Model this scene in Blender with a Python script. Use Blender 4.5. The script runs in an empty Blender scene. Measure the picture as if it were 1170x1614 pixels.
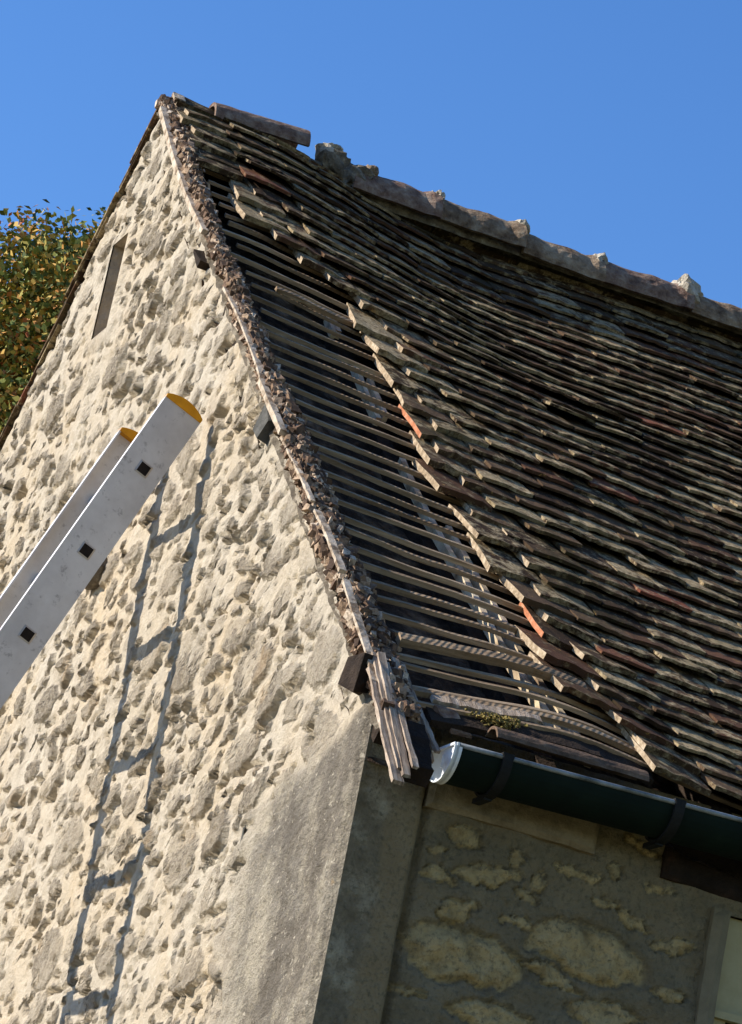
import bpy, math, random
import numpy as np
from mathutils import Vector, Matrix
random.seed(7); rng = np.random.default_rng(7)
scene = bpy.context.scene
R_ = math.radians

# ------------------------------------------------------------------ camera
# world: eaves corner of the cottage at the origin, gable wall in plane y=0,
# eaves wall in plane x=0, ground 3.72 m below the eaves.
CAM = np.array([7.41976424, -2.77390607, -2.11656512])
RV = np.array([0.38876124, 0.90192279, 0.18814883])
UV = np.array([0.21692842, -0.28807598, 0.9327134])
FV = np.array([-0.89543663, 0.32178799, 0.30764546])
FPX = 5413.087
cd = bpy.data.cameras.new('camera'); cam = bpy.data.objects.new('camera', cd)
scene.collection.objects.link(cam); scene.camera = cam
m = Matrix.Identity(4)
for i in range(3):
    m[i][0] = RV[i]; m[i][1] = UV[i]; m[i][2] = -FV[i]; m[i][3] = CAM[i]
cam.matrix_world = m
cd.sensor_fit = 'HORIZONTAL'; cd.sensor_width = 36; cd.lens = FPX / 1170 * 36
cd.clip_start = 0.1; cd.clip_end = 5000

# ------------------------------------------------------------------ light
SUN = Vector((-0.42, -1.0, 0.63)).normalized()
elev = math.asin(SUN.z)
w = bpy.data.worlds.new('World'); scene.world = w; w.use_nodes = True
nt = w.node_tree; bg = nt.nodes['Background']
sky = nt.nodes.new('ShaderNodeTexSky'); sky.sky_type = 'NISHITA'; sky.sun_disc = False
sky.sun_elevation = elev; sky.sun_rotation = math.atan2(SUN.x, SUN.y)
sky.altitude = 300; sky.air_density = 1.0; sky.dust_density = 0.15; sky.ozone_density = 3.0
hs = nt.nodes.new('ShaderNodeHueSaturation'); hs.inputs['Saturation'].default_value = 1.24; hs.inputs['Hue'].default_value = 0.509
nt.links.new(sky.outputs[0], hs.inputs['Color']); nt.links.new(hs.outputs[0], bg.inputs[0]); bg.inputs[1].default_value = 0.138
ld = bpy.data.lights.new('sun', 'SUN'); ld.energy = 5.0; ld.angle = R_(0.5); ld.color = (1.0, 0.92, 0.80)
lo = bpy.data.objects.new('sun', ld); scene.collection.objects.link(lo)
lo.rotation_euler = SUN.to_track_quat('Z', 'Y').to_euler()
scene.view_settings.view_transform = 'Standard'; scene.view_settings.look = 'None'
scene.view_settings.exposure = 0.62; scene.view_settings.gamma = 1

# ------------------------------------------------------------------ helpers
GZ = -3.72
A = 3.20717566; PITCH = 0.70190868
CP, SP, TP = math.cos(PITCH), math.sin(PITCH), math.tan(PITCH)
RZ = A * TP; SL = A / CP
NR = np.array([SP, 0, CP])

def hit(px, py, axis, val):
    """point of a real surface (plane axis=val) seen at a photograph position"""
    d = FV + RV * (px - 585) / FPX - UV * (py - 807) / FPX
    return CAM + d * (val - CAM[axis]) / d[axis]

def vnoise(x, y, seed=0):
    x = np.asarray(x, float); y = np.asarray(y, float)
    xi = np.floor(x).astype(np.int64); yi = np.floor(y).astype(np.int64)
    fx = x - xi; fy = y - yi; fx = fx * fx * (3 - 2 * fx); fy = fy * fy * (3 - 2 * fy)
    def h(a, b):
        n = (a * 374761393 + b * 668265263 + seed * 1442695041) & 0x7fffffff
        n = ((n ^ (n >> 13)) * 1274126177) & 0x7fffffff
        return ((n ^ (n >> 16)) & 0xffff) / 65535.0
    return (h(xi, yi) * (1 - fx) + h(xi + 1, yi) * fx) * (1 - fy) + (h(xi, yi + 1) * (1 - fx) + h(xi + 1, yi + 1) * fx) * fy * 1.0
def fbm(x, y, seed=0, o=4):
    s = 0; a = 0.5
    for i in range(o):
        s = s + a * (vnoise(x * 2 ** i, y * 2 ** i, seed + i * 17) - 0.5); a *= 0.5
    return s * 2
def smooth(a, b, x):
    t = np.clip((np.asarray(x, float) - a) / (b - a), 0, 1); return t * t * (3 - 2 * t)

def mesh_obj(name, verts, faces, mat, parent=None, attrs=None, smooth_shade=False, loc=None):
    me = bpy.data.meshes.new(name)
    v = np.asarray(verts, float)
    if loc is not None: v = v - np.asarray(loc, float)
    if isinstance(faces, np.ndarray) and faces.ndim == 2:
        n = len(faces); k = faces.shape[1]
        me.vertices.add(len(v)); me.vertices.foreach_set('co', v.ravel())
        me.loops.add(n * k); me.loops.foreach_set('vertex_index', faces.ravel().astype(np.int32))
        me.polygons.add(n); me.polygons.foreach_set('loop_start', (np.arange(n) * k).astype(np.int32))
        me.update(calc_edges=True)
    else:
        me.from_pydata(v.tolist(), [], [list(map(int, f)) for f in faces])
    if attrs:
        for k_, a in attrs.items():
            at = me.attributes.new(k_, 'FLOAT', 'POINT'); at.data.foreach_set('value', np.asarray(a, np.float32))
    if smooth_shade:
        me.polygons.foreach_set('use_smooth', [True] * len(me.polygons))
    me.materials.append(mat)
    me.validate()
    o = bpy.data.objects.new(name, me); scene.collection.objects.link(o)
    if loc is not None: o.location = loc
    if parent is not None: o.parent = parent
    return o

def empty(name, loc, label, cat, group=None):
    o = bpy.data.objects.new(name, None); scene.collection.objects.link(o); o.location = loc
    o['label'] = label; o['category'] = cat
    if group: o['group'] = group
    return o

class MB:
    """collects shapes for ONE mesh"""
    def __init__(s): s.v = []; s.f = []; s.n = 0
    def add(s, v, f):
        v = np.asarray(v, float); s.v.append(v); s.f += [[i + s.n for i in q] for q in f]; s.n += len(v)
    def box(s, c, size, M=None, taper=0.0, jit=0.0):
        x, y, z = [q / 2 for q in size]
        v = np.array([[-x, -y, -z], [x, -y, -z], [x, y, -z], [-x, y, -z], [-x, -y, z], [x, -y, z], [x, y, z], [-x, y, z]])
        if taper: v[4:, :2] *= 1 - taper
        if jit: v += rng.uniform(-jit, jit, v.shape)
        if M is not None: v = v @ np.asarray(M).T
        s.add(v + np.asarray(c, float), [(0, 3, 2, 1), (4, 5, 6, 7), (0, 1, 5, 4), (1, 2, 6, 5), (2, 3, 7, 6), (3, 0, 4, 7)])
    def beam(s, path, wv, hv, w_, h_, jit=0.0, cap=True, prof=None):
        """sweep a rectangle (or prof: list of (a,b)) along path; wv, hv cross-section axes"""
        path = np.asarray(path, float); wv = np.asarray(wv, float); hv = np.asarray(hv, float)
        pr = prof or [(-w_ / 2, -h_ / 2), (w_ / 2, -h_ / 2), (w_ / 2, h_ / 2), (-w_ / 2, h_ / 2)]
        k = len(pr); vs = []
        for i, p in enumerate(path):
            for (a, b) in pr:
                q = p + wv * a + hv * b
                if jit: q = q + rng.uniform(-jit, jit, 3)
                vs.append(q)
        fs = []
        for i in range(len(path) - 1):
            for j in range(k):
                a = i * k + j; b = i * k + (j + 1) % k
                fs.append((a, b, b + k, a + k))
        if cap: fs.append(tuple(range(k))[::-1]); fs.append(tuple(range((len(path) - 1) * k, len(path) * k)))
        s.add(np.array(vs), fs)
    def build(s, name, mat, parent=None, **kw):
        return mesh_obj(name, np.concatenate(s.v), s.f, mat, parent, **kw)

def grid_faces(nu, nv):
    i = np.arange(nu - 1)[:, None]; j = np.arange(nv - 1)[None, :]
    a = (i * nv + j).ravel()
    return np.stack([a, a + nv, a + nv + 1, a + 1], 1)

# ------------------------------------------------------------------ materials
class Mat:
    def __init__(s, name, rough=0.9, spec=0.3):
        s.m = bpy.data.materials.new(name); s.m.use_nodes = True
        s.nt = s.m.node_tree; s.b = s.nt.nodes['Principled BSDF']
        s.b.inputs['Roughness'].default_value = rough
        s.b.inputs['Specular IOR Level'].default_value = spec
        s.tc = s.nt.nodes.new('ShaderNodeTexCoord')
    def n(s, t, **kw):
        q = s.nt.nodes.new(t)
        for k, v in kw.items(): setattr(q, k, v)
        return q
    def l(s, a, b): s.nt.links.new(a, b)
    def vec(s, sc=(1, 1, 1), rot=(0, 0, 0)):
        q = s.n('ShaderNodeMapping'); q.inputs['Scale'].default_value = sc; q.inputs['Rotation'].default_value = rot
        s.l(s.tc.outputs['Object'], q.inputs[0]); return q.outputs[0]
    def noise(s, scale, detail=6, rough=0.6, vec=None, out='Fac'):
        q = s.n('ShaderNodeTexNoise'); q.inputs['Scale'].default_value = scale
        q.inputs['Detail'].default_value = detail; q.inputs['Roughness'].default_value = rough
        s.l(vec if vec is not None else s.tc.outputs['Object'], q.inputs['Vector']); return q.outputs[out]
    def ramp(s, fac, stops):
        q = s.n('ShaderNodeValToRGB'); e = q.color_ramp.elements
        while len(e) < len(stops): e.new(0.5)
        for i, (p, c) in enumerate(stops):
            e[i].position = p; e[i].color = (*c, 1) if len(c) == 3 else c
        s.l(fac, q.inputs[0]); return q.outputs[0]
    def val(s, fac, a, b, lo=0.0, hi=1.0):
        q = s.n('ShaderNodeMapRange'); q.inputs[1].default_value = a; q.inputs[2].default_value = b
        q.inputs[3].default_value = lo; q.inputs[4].default_value = hi; s.l(fac, q.inputs[0]); return q.outputs[0]
    def mix(s, fac, a, b, mode='MIX'):
        q = s.n('ShaderNodeMix', data_type='RGBA', blend_type=mode)
        if isinstance(fac, (int, float)): q.inputs[0].default_value = fac
        else: s.l(fac, q.inputs[0])
        for v, i in ((a, 6), (b, 7)):
            if isinstance(v, tuple): q.inputs[i].default_value = (*v, 1)
            else: s.l(v, q.inputs[i])
        return q.outputs[2]
    def math(s, op, a, b=None):
        q = s.n('ShaderNodeMath', operation=op)
        for v, i in ((a, 0), (b, 1)):
            if v is None: continue
            if isinstance(v, (int, float)): q.inputs[i].default_value = v
            else: s.l(v, q.inputs[i])
        return q.outputs[0]
    def attr(s, name):
        q = s.n('ShaderNodeAttribute'); q.attribute_name = name; return q.outputs['Fac']
    def island(s):
        return s.n('ShaderNodeNewGeometry').outputs['Random Per Island']
    def objrand(s):
        return s.n('ShaderNodeObjectInfo').outputs['Random']
    def col(s, c):
        if isinstance(c, tuple): s.b.inputs['Base Color'].default_value = (*c, 1)
        else: s.l(c, s.b.inputs['Base Color'])
    def bump(s, h, dist, strength=1.0):
        q = s.n('ShaderNodeBump'); q.inputs['Distance'].default_value = dist; q.inputs['Strength'].default_value = strength
        s.l(h, q.inputs['Height']); s.l(q.outputs[0], s.b.inputs['Normal'])

# gable wall: cream lime mortar with grey limestone rubble
M = Mat('rubble_wall'); st = M.attr('stone'); rn = M.attr('render')
n1 = M.noise(2.2, 5); n2 = M.noise(18, 8, 0.7); n3 = M.noise(90, 5, 0.7); n4 = M.noise(7, 6, .65)
mort = M.ramp(n2, [(0.25, (0.34, 0.285, 0.215)), (0.5, (0.475, 0.41, 0.315)), (0.75, (0.565, 0.50, 0.395))])
mort = M.mix(M.val(n1, .45, .7), mort, (0.50, 0.40, 0.27))
mort = M.mix(M.val(n3, .58, .70, 0, .7), mort, (0.30, 0.25, 0.19))
mort = M.mix(M.val(M.noise(45, 5, .7), .6, .7, 0, .7), mort, (0.70, 0.63, 0.51))
stc = M.ramp(n2, [(0.28, (0.16, 0.125, 0.088)), (0.42, (0.31, 0.255, 0.185)), (0.58, (0.44, 0.37, 0.275)), (0.78, (0.62, 0.53, 0.405))])
stc = M.mix(M.val(n4, .42, .62), stc, M.ramp(n3, [(0.34, (0.09, 0.07, 0.05)), (0.48, (0.27, 0.225, 0.165)), (0.6, (0.47, 0.40, 0.30))]))
stc = M.mix(M.val(M.noise(3.1, 3), .6, .72, 0, .6), stc, (0.50, 0.34, 0.18))
c = M.mix(st, mort, stc)
rv = M.vec((1.6, 1.6, .9))
rnc = M.ramp(M.noise(2.6, 8, .72, rv), [(0.3, (0.20, 0.175, 0.14)), (0.45, (0.33, 0.29, 0.225)), (0.55, (0.46, 0.40, 0.30)), (0.72, (0.60, 0.52, 0.39))])
rnc = M.mix(M.val(n3, .5, .72, 0, .8), rnc, (0.15, 0.14, 0.125))
rnc = M.mix(M.val(M.noise(14, 6, .7), .58, .68, 0, .9), rnc, (0.56, 0.49, 0.36))
rnc = M.mix(M.val(M.noise(9, 3, .6), .68, .74, 0, .7), rnc, (0.52, 0.33, 0.13))
rnc = M.mix(M.val(M.noise(2.4, 8, .75), .46, .58, 0, .8), rnc, (0.155, 0.13, 0.10))
rnc = M.mix(M.val(M.noise(55, 4, .7), .6, .68, 0, .8), rnc, (0.66, 0.58, 0.45))
c = M.mix(rn, c, rnc); M.col(c)
hh = M.math('ADD', n3, M.math('MULTIPLY', M.noise(35, 6, .7), 1.5)); M.bump(M.math('MULTIPLY', hh, M.val(M.math('MAXIMUM', st, rn), 0, 1, .55, 1.5)), 0.013, 1.0)
MAT_GABLE = M.m

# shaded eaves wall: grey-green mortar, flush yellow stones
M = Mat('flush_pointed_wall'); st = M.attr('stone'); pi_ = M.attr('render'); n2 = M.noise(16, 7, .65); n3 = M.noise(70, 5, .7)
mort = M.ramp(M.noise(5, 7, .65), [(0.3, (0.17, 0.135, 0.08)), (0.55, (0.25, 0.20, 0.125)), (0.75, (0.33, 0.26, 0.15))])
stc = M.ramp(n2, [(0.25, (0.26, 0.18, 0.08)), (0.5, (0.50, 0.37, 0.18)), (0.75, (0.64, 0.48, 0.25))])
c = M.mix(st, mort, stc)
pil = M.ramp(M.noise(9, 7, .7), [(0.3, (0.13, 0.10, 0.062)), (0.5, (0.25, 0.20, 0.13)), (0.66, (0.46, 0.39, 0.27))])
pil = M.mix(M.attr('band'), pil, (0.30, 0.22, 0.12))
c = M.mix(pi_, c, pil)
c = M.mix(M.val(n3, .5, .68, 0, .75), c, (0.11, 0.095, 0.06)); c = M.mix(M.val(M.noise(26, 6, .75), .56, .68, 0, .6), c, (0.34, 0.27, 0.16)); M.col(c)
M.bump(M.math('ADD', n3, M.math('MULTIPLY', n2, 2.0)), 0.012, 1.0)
MAT_EAVES = M.m

def simple(name, stops, scale=12, rough=.9, bump=.004, detail=7, stretch=None, spec=.12, obj_var=0.0, metal=0.0):
    M = Mat(name, rough, spec); v = M.vec(stretch) if stretch else None
    n = M.noise(scale, detail, .68, v); c = M.ramp(n, stops)
    if obj_var:
        c = M.mix(M.val(M.objrand(), 0, 1, 0, obj_var), c, (0.03, 0.025, 0.02))
    M.col(c); M.b.inputs['Metallic'].default_value = metal
    if bump: M.bump(M.math('ADD', M.noise(scale * 4, 5, .7, v), n), bump, .9)
    return M.m

def tile_mat(name, edge_only=False):
    M = Mat(name, .95, .08); r = M.island() if not edge_only else M.objrand()
    n2 = M.noise(22, 8, .72); n3 = M.noise(85, 6, .75); n1 = M.noise(4, 4)
    clay = M.ramp(r, [(0.0, (0.040, 0.024, 0.015)), (0.35, (0.080, 0.050, 0.030)), (0.6, (0.125, 0.080, 0.048)), (0.8, (0.105, 0.050, 0.030)), (0.978, (0.11, 0.072, 0.045)), (1.0, (0.22, 0.075, 0.045))])
    lich = M.ramp(n3, [(0.3, (0.12, 0.085, 0.045)), (0.5, (0.38, 0.29, 0.165)), (0.7, (0.70, 0.57, 0.38))])
    rr = M.math('FRACT', M.math('MULTIPLY', r, 7.31))
    th = M.math('ADD', n2, M.val(rr, 0, 1, -.13, .07))
    c = M.mix(M.val(th, .44, .56), clay, lich)
    c = M.mix(M.val(M.noise(40, 5, .7), .62, .7, 0, .8), c, (0.50, 0.30, 0.10))
    moss = M.math('MULTIPLY', M.val(n1, .5, .62), M.val(n3, .42, .6))
    c = M.mix(M.math('MULTIPLY', moss, .7), c, (0.055, 0.055, 0.022))
    M.col(c); M.bump(M.math('ADD', n3, M.math('MULTIPLY', n2, 1.5)), .008, 1.0)
    return M.m
MAT_TILE = tile_mat('weathered_clay_tile'); MAT_TILE1 = tile_mat('weathered_clay_tile_single', True)
MAT_ORANGE = simple('fresh_orange_clay', [(0.32, (0.30, 0.13, 0.07)), (0.5, (0.52, 0.20, 0.10)), (0.7, (0.55, 0.36, 0.24))], 30)
MAT_RIDGE = simple('ridge_clay', [(0.30, (0.07, 0.042, 0.026)), (0.42, (0.20, 0.135, 0.085)), (0.55, (0.34, 0.25, 0.165)), (0.72, (0.55, 0.45, 0.32))], 15, bump=.012)
MAT_RIDGE_RED = simple('ridge_clay_red', [(0.28, (0.07, 0.042, 0.032)), (0.45, (0.20, 0.125, 0.09)), (0.6, (0.30, 0.22, 0.165)), (0.75, (0.44, 0.36, 0.28))], 26, bump=.006)
MAT_MORTAR = simple('pale_lime_mortar', [(0.3, (0.30, 0.26, 0.20)), (0.55, (0.56, 0.50, 0.40)), (0.75, (0.70, 0.66, 0.56))], 26, bump=.01)
MAT_MORTARD = simple('dark_lichened_mortar', [(0.3, (0.07, 0.055, 0.04)), (0.52, (0.20, 0.165, 0.12)), (0.7, (0.44, 0.385, 0.295))], 20, bump=.012)

# battens: rough sawn grey wood, saw marks across
M = Mat('sawn_batten', .95, .08); v = M.vec((60, 3, 60)); n = M.noise(1.0, 7, .7, v)
c = M.ramp(n, [(0.25, (0.10, 0.065, 0.038)), (0.5, (0.34, 0.245, 0.155)), (0.72, (0.62, 0.48, 0.33))])
c = M.mix(M.val(M.objrand(), 0, 1, 0, .45), c, (0.10, 0.06, 0.035)); M.col(c)
wv = M.n('ShaderNodeTexWave'); wv.wave_type = 'BANDS'; wv.bands_direction = 'Y'; wv.inputs['Scale'].default_value = 22
wv.inputs['Distortion'].default_value = 3.5; wv.inputs['Detail'].default_value = 2; M.l(M.vec((1, 1, 1), (0.5, 0, 0.35)), wv.inputs[0])
M.bump(M.math('ADD', M.math('MULTIPLY', wv.outputs['Fac'], M.val(M.objrand(), .3, .9, .05, .5)), n), .003, 1.0)
MAT_BATTEN = M.m
MAT_OLDWOOD = simple('weathered_board', [(0.3, (0.14, 0.10, 0.075)), (0.5, (0.42, 0.33, 0.25)), (0.7, (0.66, 0.56, 0.46))], 3.0, stretch=(2.2, 26, 2.2), bump=.01)
MAT_PAINTW = simple('flaking_cream_paint', [(0.38, (0.20, 0.14, 0.09)), (0.5, (0.48, 0.39, 0.29)), (0.7, (0.66, 0.58, 0.48))], 22, bump=.005)
MAT_DARKWOOD = simple('dark_old_oak', [(0.3, (0.018, 0.013, 0.01)), (0.6, (0.055, 0.038, 0.027)), (0.8, (0.11, 0.08, 0.055))], 16, bump=.012)
MAT_BLACKWOOD = simple('tarred_timber', [(0.3, (0.012, 0.009, 0.007)), (0.6, (0.03, 0.02, 0.015)), (0.8, (0.09, 0.045, 0.032))], 10, bump=.008)
MAT_RAFTER = simple('pale_sawn_softwood', [(0.32, (0.22, 0.15, 0.09)), (0.5, (0.56, 0.45, 0.30)), (0.7, (0.80, 0.70, 0.52))], 9, bump=.002)
MAT_UNDER = simple('dusty_underlay', [(0.38, (0.02, 0.013, 0.008)), (0.5, (0.07, 0.045, 0.028)), (0.6, (0.17, 0.115, 0.072)), (0.72, (0.36, 0.27, 0.18))], 8, bump=.02)
MAT_SLATE = simple('dark_split_stone', [(0.3, (0.05, 0.05, 0.045)), (0.6, (0.14, 0.135, 0.12)), (0.8, (0.26, 0.24, 0.2))], 18, bump=.012)
MAT_BEAMSTONE = simple('dressed_stone', [(0.3, (0.13, 0.10, 0.06)), (0.5, (0.26, 0.205, 0.13)), (0.75, (0.38, 0.31, 0.20))], 14, bump=.006)
MAT_JAMB = simple('window_stone', [(0.3, (0.15, 0.125, 0.08)), (0.6, (0.24, 0.20, 0.13))], 10, bump=.004)
MAT_BROWN = simple('brown_clay_board', [(0.3, (0.06, 0.04, 0.028)), (0.55, (0.16, 0.105, 0.07)), (0.8, (0.26, 0.19, 0.13))], 16, bump=.006)
M = Mat('debris'); r = M.island()
c = M.ramp(r, [(0.0, (0.05, 0.028, 0.016)), (0.35, (0.17, 0.10, 0.06)), (0.6, (0.34, 0.22, 0.135)), (0.85, (0.50, 0.36, 0.24)), (1.0, (0.74, 0.61, 0.47))])
c = M.mix(M.val(M.noise(45, 6, .75), .42, .62, 0, .8), c, (0.055, 0.032, 0.018)); M.col(c); M.bump(M.noise(120, 4, .7), .005)
MAT_DEBRIS = M.m
# green painted gutter, white end cap, black bracket
M = Mat('green_gutter', .75, .15); c = M.ramp(M.noise(6, 6), [(0.35, (0.002, 0.006, 0.004)), (0.6, (0.004, 0.011, 0.007)), (0.8, (0.010, 0.018, 0.012))])
M.col(c); M.bump(M.noise(50, 4), .001); MAT_GUTTER = M.m
MAT_LIP = simple('worn_gutter_lip', [(0.35, (0.05, 0.06, 0.06)), (0.6, (0.26, 0.28, 0.29))], 12, rough=.4, bump=.0005, spec=.6)
MAT_CAP = simple('white_plastic', [(0.3, (0.55, 0.53, 0.50)), (0.5, (0.76, 0.78, 0.80)), (0.8, (0.82, 0.84, 0.86))], 14, rough=.5, bump=.0008)
MAT_BLACK = simple('black_plastic', [(0.3, (0.008, 0.008, 0.008)), (0.7, (0.02, 0.02, 0.02))], 20, rough=.6, bump=.0005)
# aluminium ladder
M = Mat('dull_aluminium', .5, .5); n = M.noise(5, 8, .7, M.vec((3, 1, 1))); sc = M.noise(30, 6, .75)
c = M.ramp(n, [(0.3, (0.50, 0.475, 0.46)), (0.6, (0.66, 0.64, 0.625)), (0.8, (0.74, 0.725, 0.71))])
c = M.mix(M.val(sc, .58, .68, 0, .55), c, (0.14, 0.13, 0.125)); M.col(c)
M.b.inputs['Metallic'].default_value = 0.30; M.l(M.val(sc, .3, .7, .42, .62), M.b.inputs['Roughness']); M.bump(sc, .0006)
MAT_ALU = M.m
MAT_YEL = simple('yellow_plastic', [(0.3, (0.55, 0.22, 0.01)), (0.7, (0.78, 0.36, 0.02))], 12, rough=.5, bump=.0006)
MAT_FRAME = simple('cream_window_paint', [(0.3, (0.36, 0.31, 0.17)), (0.7, (0.46, 0.40, 0.24))], 12, rough=.6, bump=.001)
MAT_PANE = Mat('window_glass', .05, .5); MAT_PANE.col((0.012, 0.02, 0.016)); MAT_PANE = MAT_PANE.m
MAT_BARK = simple('bark', [(0.3, (0.05, 0.04, 0.03)), (0.6, (0.12, 0.10, 0.08))], 8, bump=.02)
M = Mat('autumn_leaf', .75, .3); r = M.island(); n = M.noise(1.1, 3)
c = M.ramp(M.math('ADD', M.math('MULTIPLY', r, .55), M.math('MULTIPLY', n, .40)), [(0.20, (0.05, 0.075, 0.018)), (0.34, (0.13, 0.17, 0.03)), (0.46, (0.28, 0.27, 0.05)), (0.57, (0.46, 0.32, 0.06)), (0.72, (0.46, 0.20, 0.04)), (0.80, (0.36, 0.09, 0.05))])
M.col(c); MAT_LEAF = M.m
M = Mat('grass', .95); c = M.ramp(M.noise(1.2, 8), [(0.3, (0.07, 0.075, 0.03)), (0.6, (0.15, 0.14, 0.06)), (0.8, (0.24, 0.20, 0.10))]); M.col(c); M.bump(M.noise(30, 5), .03); MAT_GRASS = M.m

M = Mat('bounce_gravel', .95); c = M.ramp(M.noise(40, 8), [(0.3, (0.20, 0.155, 0.10)), (0.6, (0.38, 0.31, 0.21)), (0.8, (0.5, 0.43, 0.31))]); M.col(c); M.bump(M.noise(80, 5), .01); MAT_BOUNCE_GRAVEL = M.m
# ------------------------------------------------------------------ ground
g = mesh_obj('ground', [(-2500, -2500, GZ), (2500, -2500, GZ), (2500, 2500, GZ), (-2500, 2500, GZ)], [(0, 1, 2, 3)], MAT_GRASS)
g['kind'] = 'structure'
g = mesh_obj('path', [(-16, -14, GZ + .004), (3.0, -14, GZ + .004), (1.2, 0, GZ + .004), (-16, 0, GZ + .004)], [(0, 1, 2, 3)], MAT_BOUNCE_GRAVEL)  # unseen pale ground sheet added to bounce warm light into the gable's shade
g['kind'] = 'structure'

# ------------------------------------------------------------------ cottage
LEN = 6.0
HB = (-A, 3.0, GZ)
house = empty('stone_cottage', HB, 'old rubble stone cottage with a steep gable and half stripped clay tile roof', 'cottage')
def part(name, mb, mat, parent=house, **kw):
    top = parent is house
    o = mb.build(name, mat, parent, **kw) if isinstance(mb, MB) else mesh_obj(name, *mb, mat, parent, **kw)
    if top: o.location = -Vector(HB)
    return o

# ---- gable wall relief
xb = np.concatenate([np.linspace(-2 * A, -4.75, 30)[:-1], np.arange(-4.75, -0.0001, 0.0072), [0.0]])
zb = np.concatenate([np.linspace(GZ, -1.15, 24)[:-1], np.arange(-1.15, RZ + .012, 0.0070)])
X, Z = np.meshgrid(xb, zb, indexing='ij')
zt = np.where(X > -A, -X * TP, (X + 2 * A) * TP) - 0.015 + .012 * fbm(X * 6, X * 0, 5)
Zc = np.minimum(Z, zt)
# rendered corner strip
bp = [hit(px, py, 1, 0) for px, py in [(597, 1100), (560, 1130), (500, 1185), (452, 1235), (405, 1290), (376, 1350), (362, 1450), (345, 1600)]]
bz = np.array([p[2] for p in bp])[::-1]; bx = np.array([p[0] for p in bp])[::-1]
xr = np.interp(Zc, bz, bx) + .09 * fbm(X * 5, Z * 5, 31)
rend = smooth(-.05, .05, X - xr + .22 * fbm(X * 7, Z * 9, 33, 5)); rcol = smooth(-.16, .22, X - xr + .22 * fbm(X * 6, Z * 6, 35, 5))
def mortar_base(X, Z):
    return .010 * fbm(X * 3, Z * 3, 1) + .008 * fbm(X * 8, Z * 11, 3, 3) + .005 * fbm(X * 32, Z * 40, 8, 3)
H = mortar_base(X, Z)
for q_ in range(1):
    nz = fbm(X * 17, Z * 24, 401, 3); H -= .016 * smooth(.30, .55, nz)
stone = np.zeros_like(H)
# warp coords so outlines are irregular
WX = X + .030 * fbm(X * 11, Z * 13, 51) + .012 * fbm(X * 45, Z * 50, 53)
WZ = Zc + .026 * fbm(X * 11, Z * 13, 52) + .012 * fbm(X * 45, Z * 50, 54)
placed = []
cell = {}
def try_place(n, amin, amax, gap):
    for _ in range(n):
        cx = rng.uniform(-4.75, -.02); a = rng.uniform(amin, amax); czt = (-cx * TP if cx > -A else (cx + 2 * A) * TP)
        cz = rng.uniform(-1.2, czt)
        b = a * rng.uniform(.38, .7)
        ok = True
        for ix in range(int(cx // .4) - 1, int(cx // .4) + 2):
            for iz in range(int(cz // .4) - 1, int(cz // .4) + 2):
                for (qx, qz, qa, qb) in cell.get((ix, iz), ()):
                    if ((cx - qx) / (a + qa + gap)) ** 2 + ((cz - qz) / (b + qb + gap)) ** 2 < .82: ok = False; break
                if not ok: break
            if not ok: break
        if ok:
            cell.setdefault((int(cx // .4), int(cz // .4)), []).append((cx, cz, a, b)); placed.append((cx, cz, a, b))
try_place(80, .10, .15, .02); try_place(1500, .05, .10, .016); try_place(9000, .016, .05, .010)
for (cx, cz, a, b) in placed:
    i0, i1 = np.searchsorted(xb, [cx - a * 1.5 - .03, cx + a * 1.5 + .03]); j0, j1 = np.searchsorted(zb, [cz - a * 1.5 - .03, cz + a * 1.5 + .03])
    if i1 - i0 < 2 or j1 - j0 < 2: continue
    x = WX[i0:i1, j0:j1] - cx; z = WZ[i0:i1, j0:j1] - cz
    t = rng.normal(0, .22); px = x * math.cos(t) + z * math.sin(t); pz = -x * math.sin(t) + z * math.cos(t)
    ex = rng.uniform(1.3, 3); r = (np.abs(px / a) ** ex + np.abs(pz / b) ** ex) ** (1 / ex)
    big = a > .11
    ph = rng.normal(-.75, .55); dd = rng.uniform(.006, .026) * (1 if big else min(1, .35 + a / .07)); u_ = (px * math.cos(ph) / a + pz * math.sin(ph) / b)
    sd = int(rng.integers(0, 9999)); k = 14 if big else 24
    fac = np.abs(fbm(x * k, z * k, sd, 3)) * -.014 + .009 * fbm(x * 50, z * 55, sd + 3, 3)
    ys = -.003 + rng.normal(0, .003) + dd * (.38 + .62 * np.clip(u_, -1, 1)) + fac + .004 - .012 * smooth(.90, 1.03, r)
    sub = H[i0:i1, j0:j1]; ss = stone[i0:i1, j0:j1]
    inside = (r < 1.03) & (ys > sub)
    sub[inside] = ys[inside]; ss[r < 1.03] = np.maximum(ss, smooth(1.03, .9, r) * (.35 + .65 * inside))[r < 1.03]
    if rng.random() < .38:       # a gap in the pointing under the stone
        qx = (x - a * rng.uniform(-.4, .9)) / (rng.uniform(.3, .8) * a + .008); qz = (z + b * rng.uniform(.9, 1.25)) / rng.uniform(.007, .014)
        q2 = (qx ** 2 + qz ** 2) ** .5; outm = ~inside; pit = rng.uniform(.015, .036) * smooth(1.25, .75, q2); sub[outm] -= pit[outm]
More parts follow.
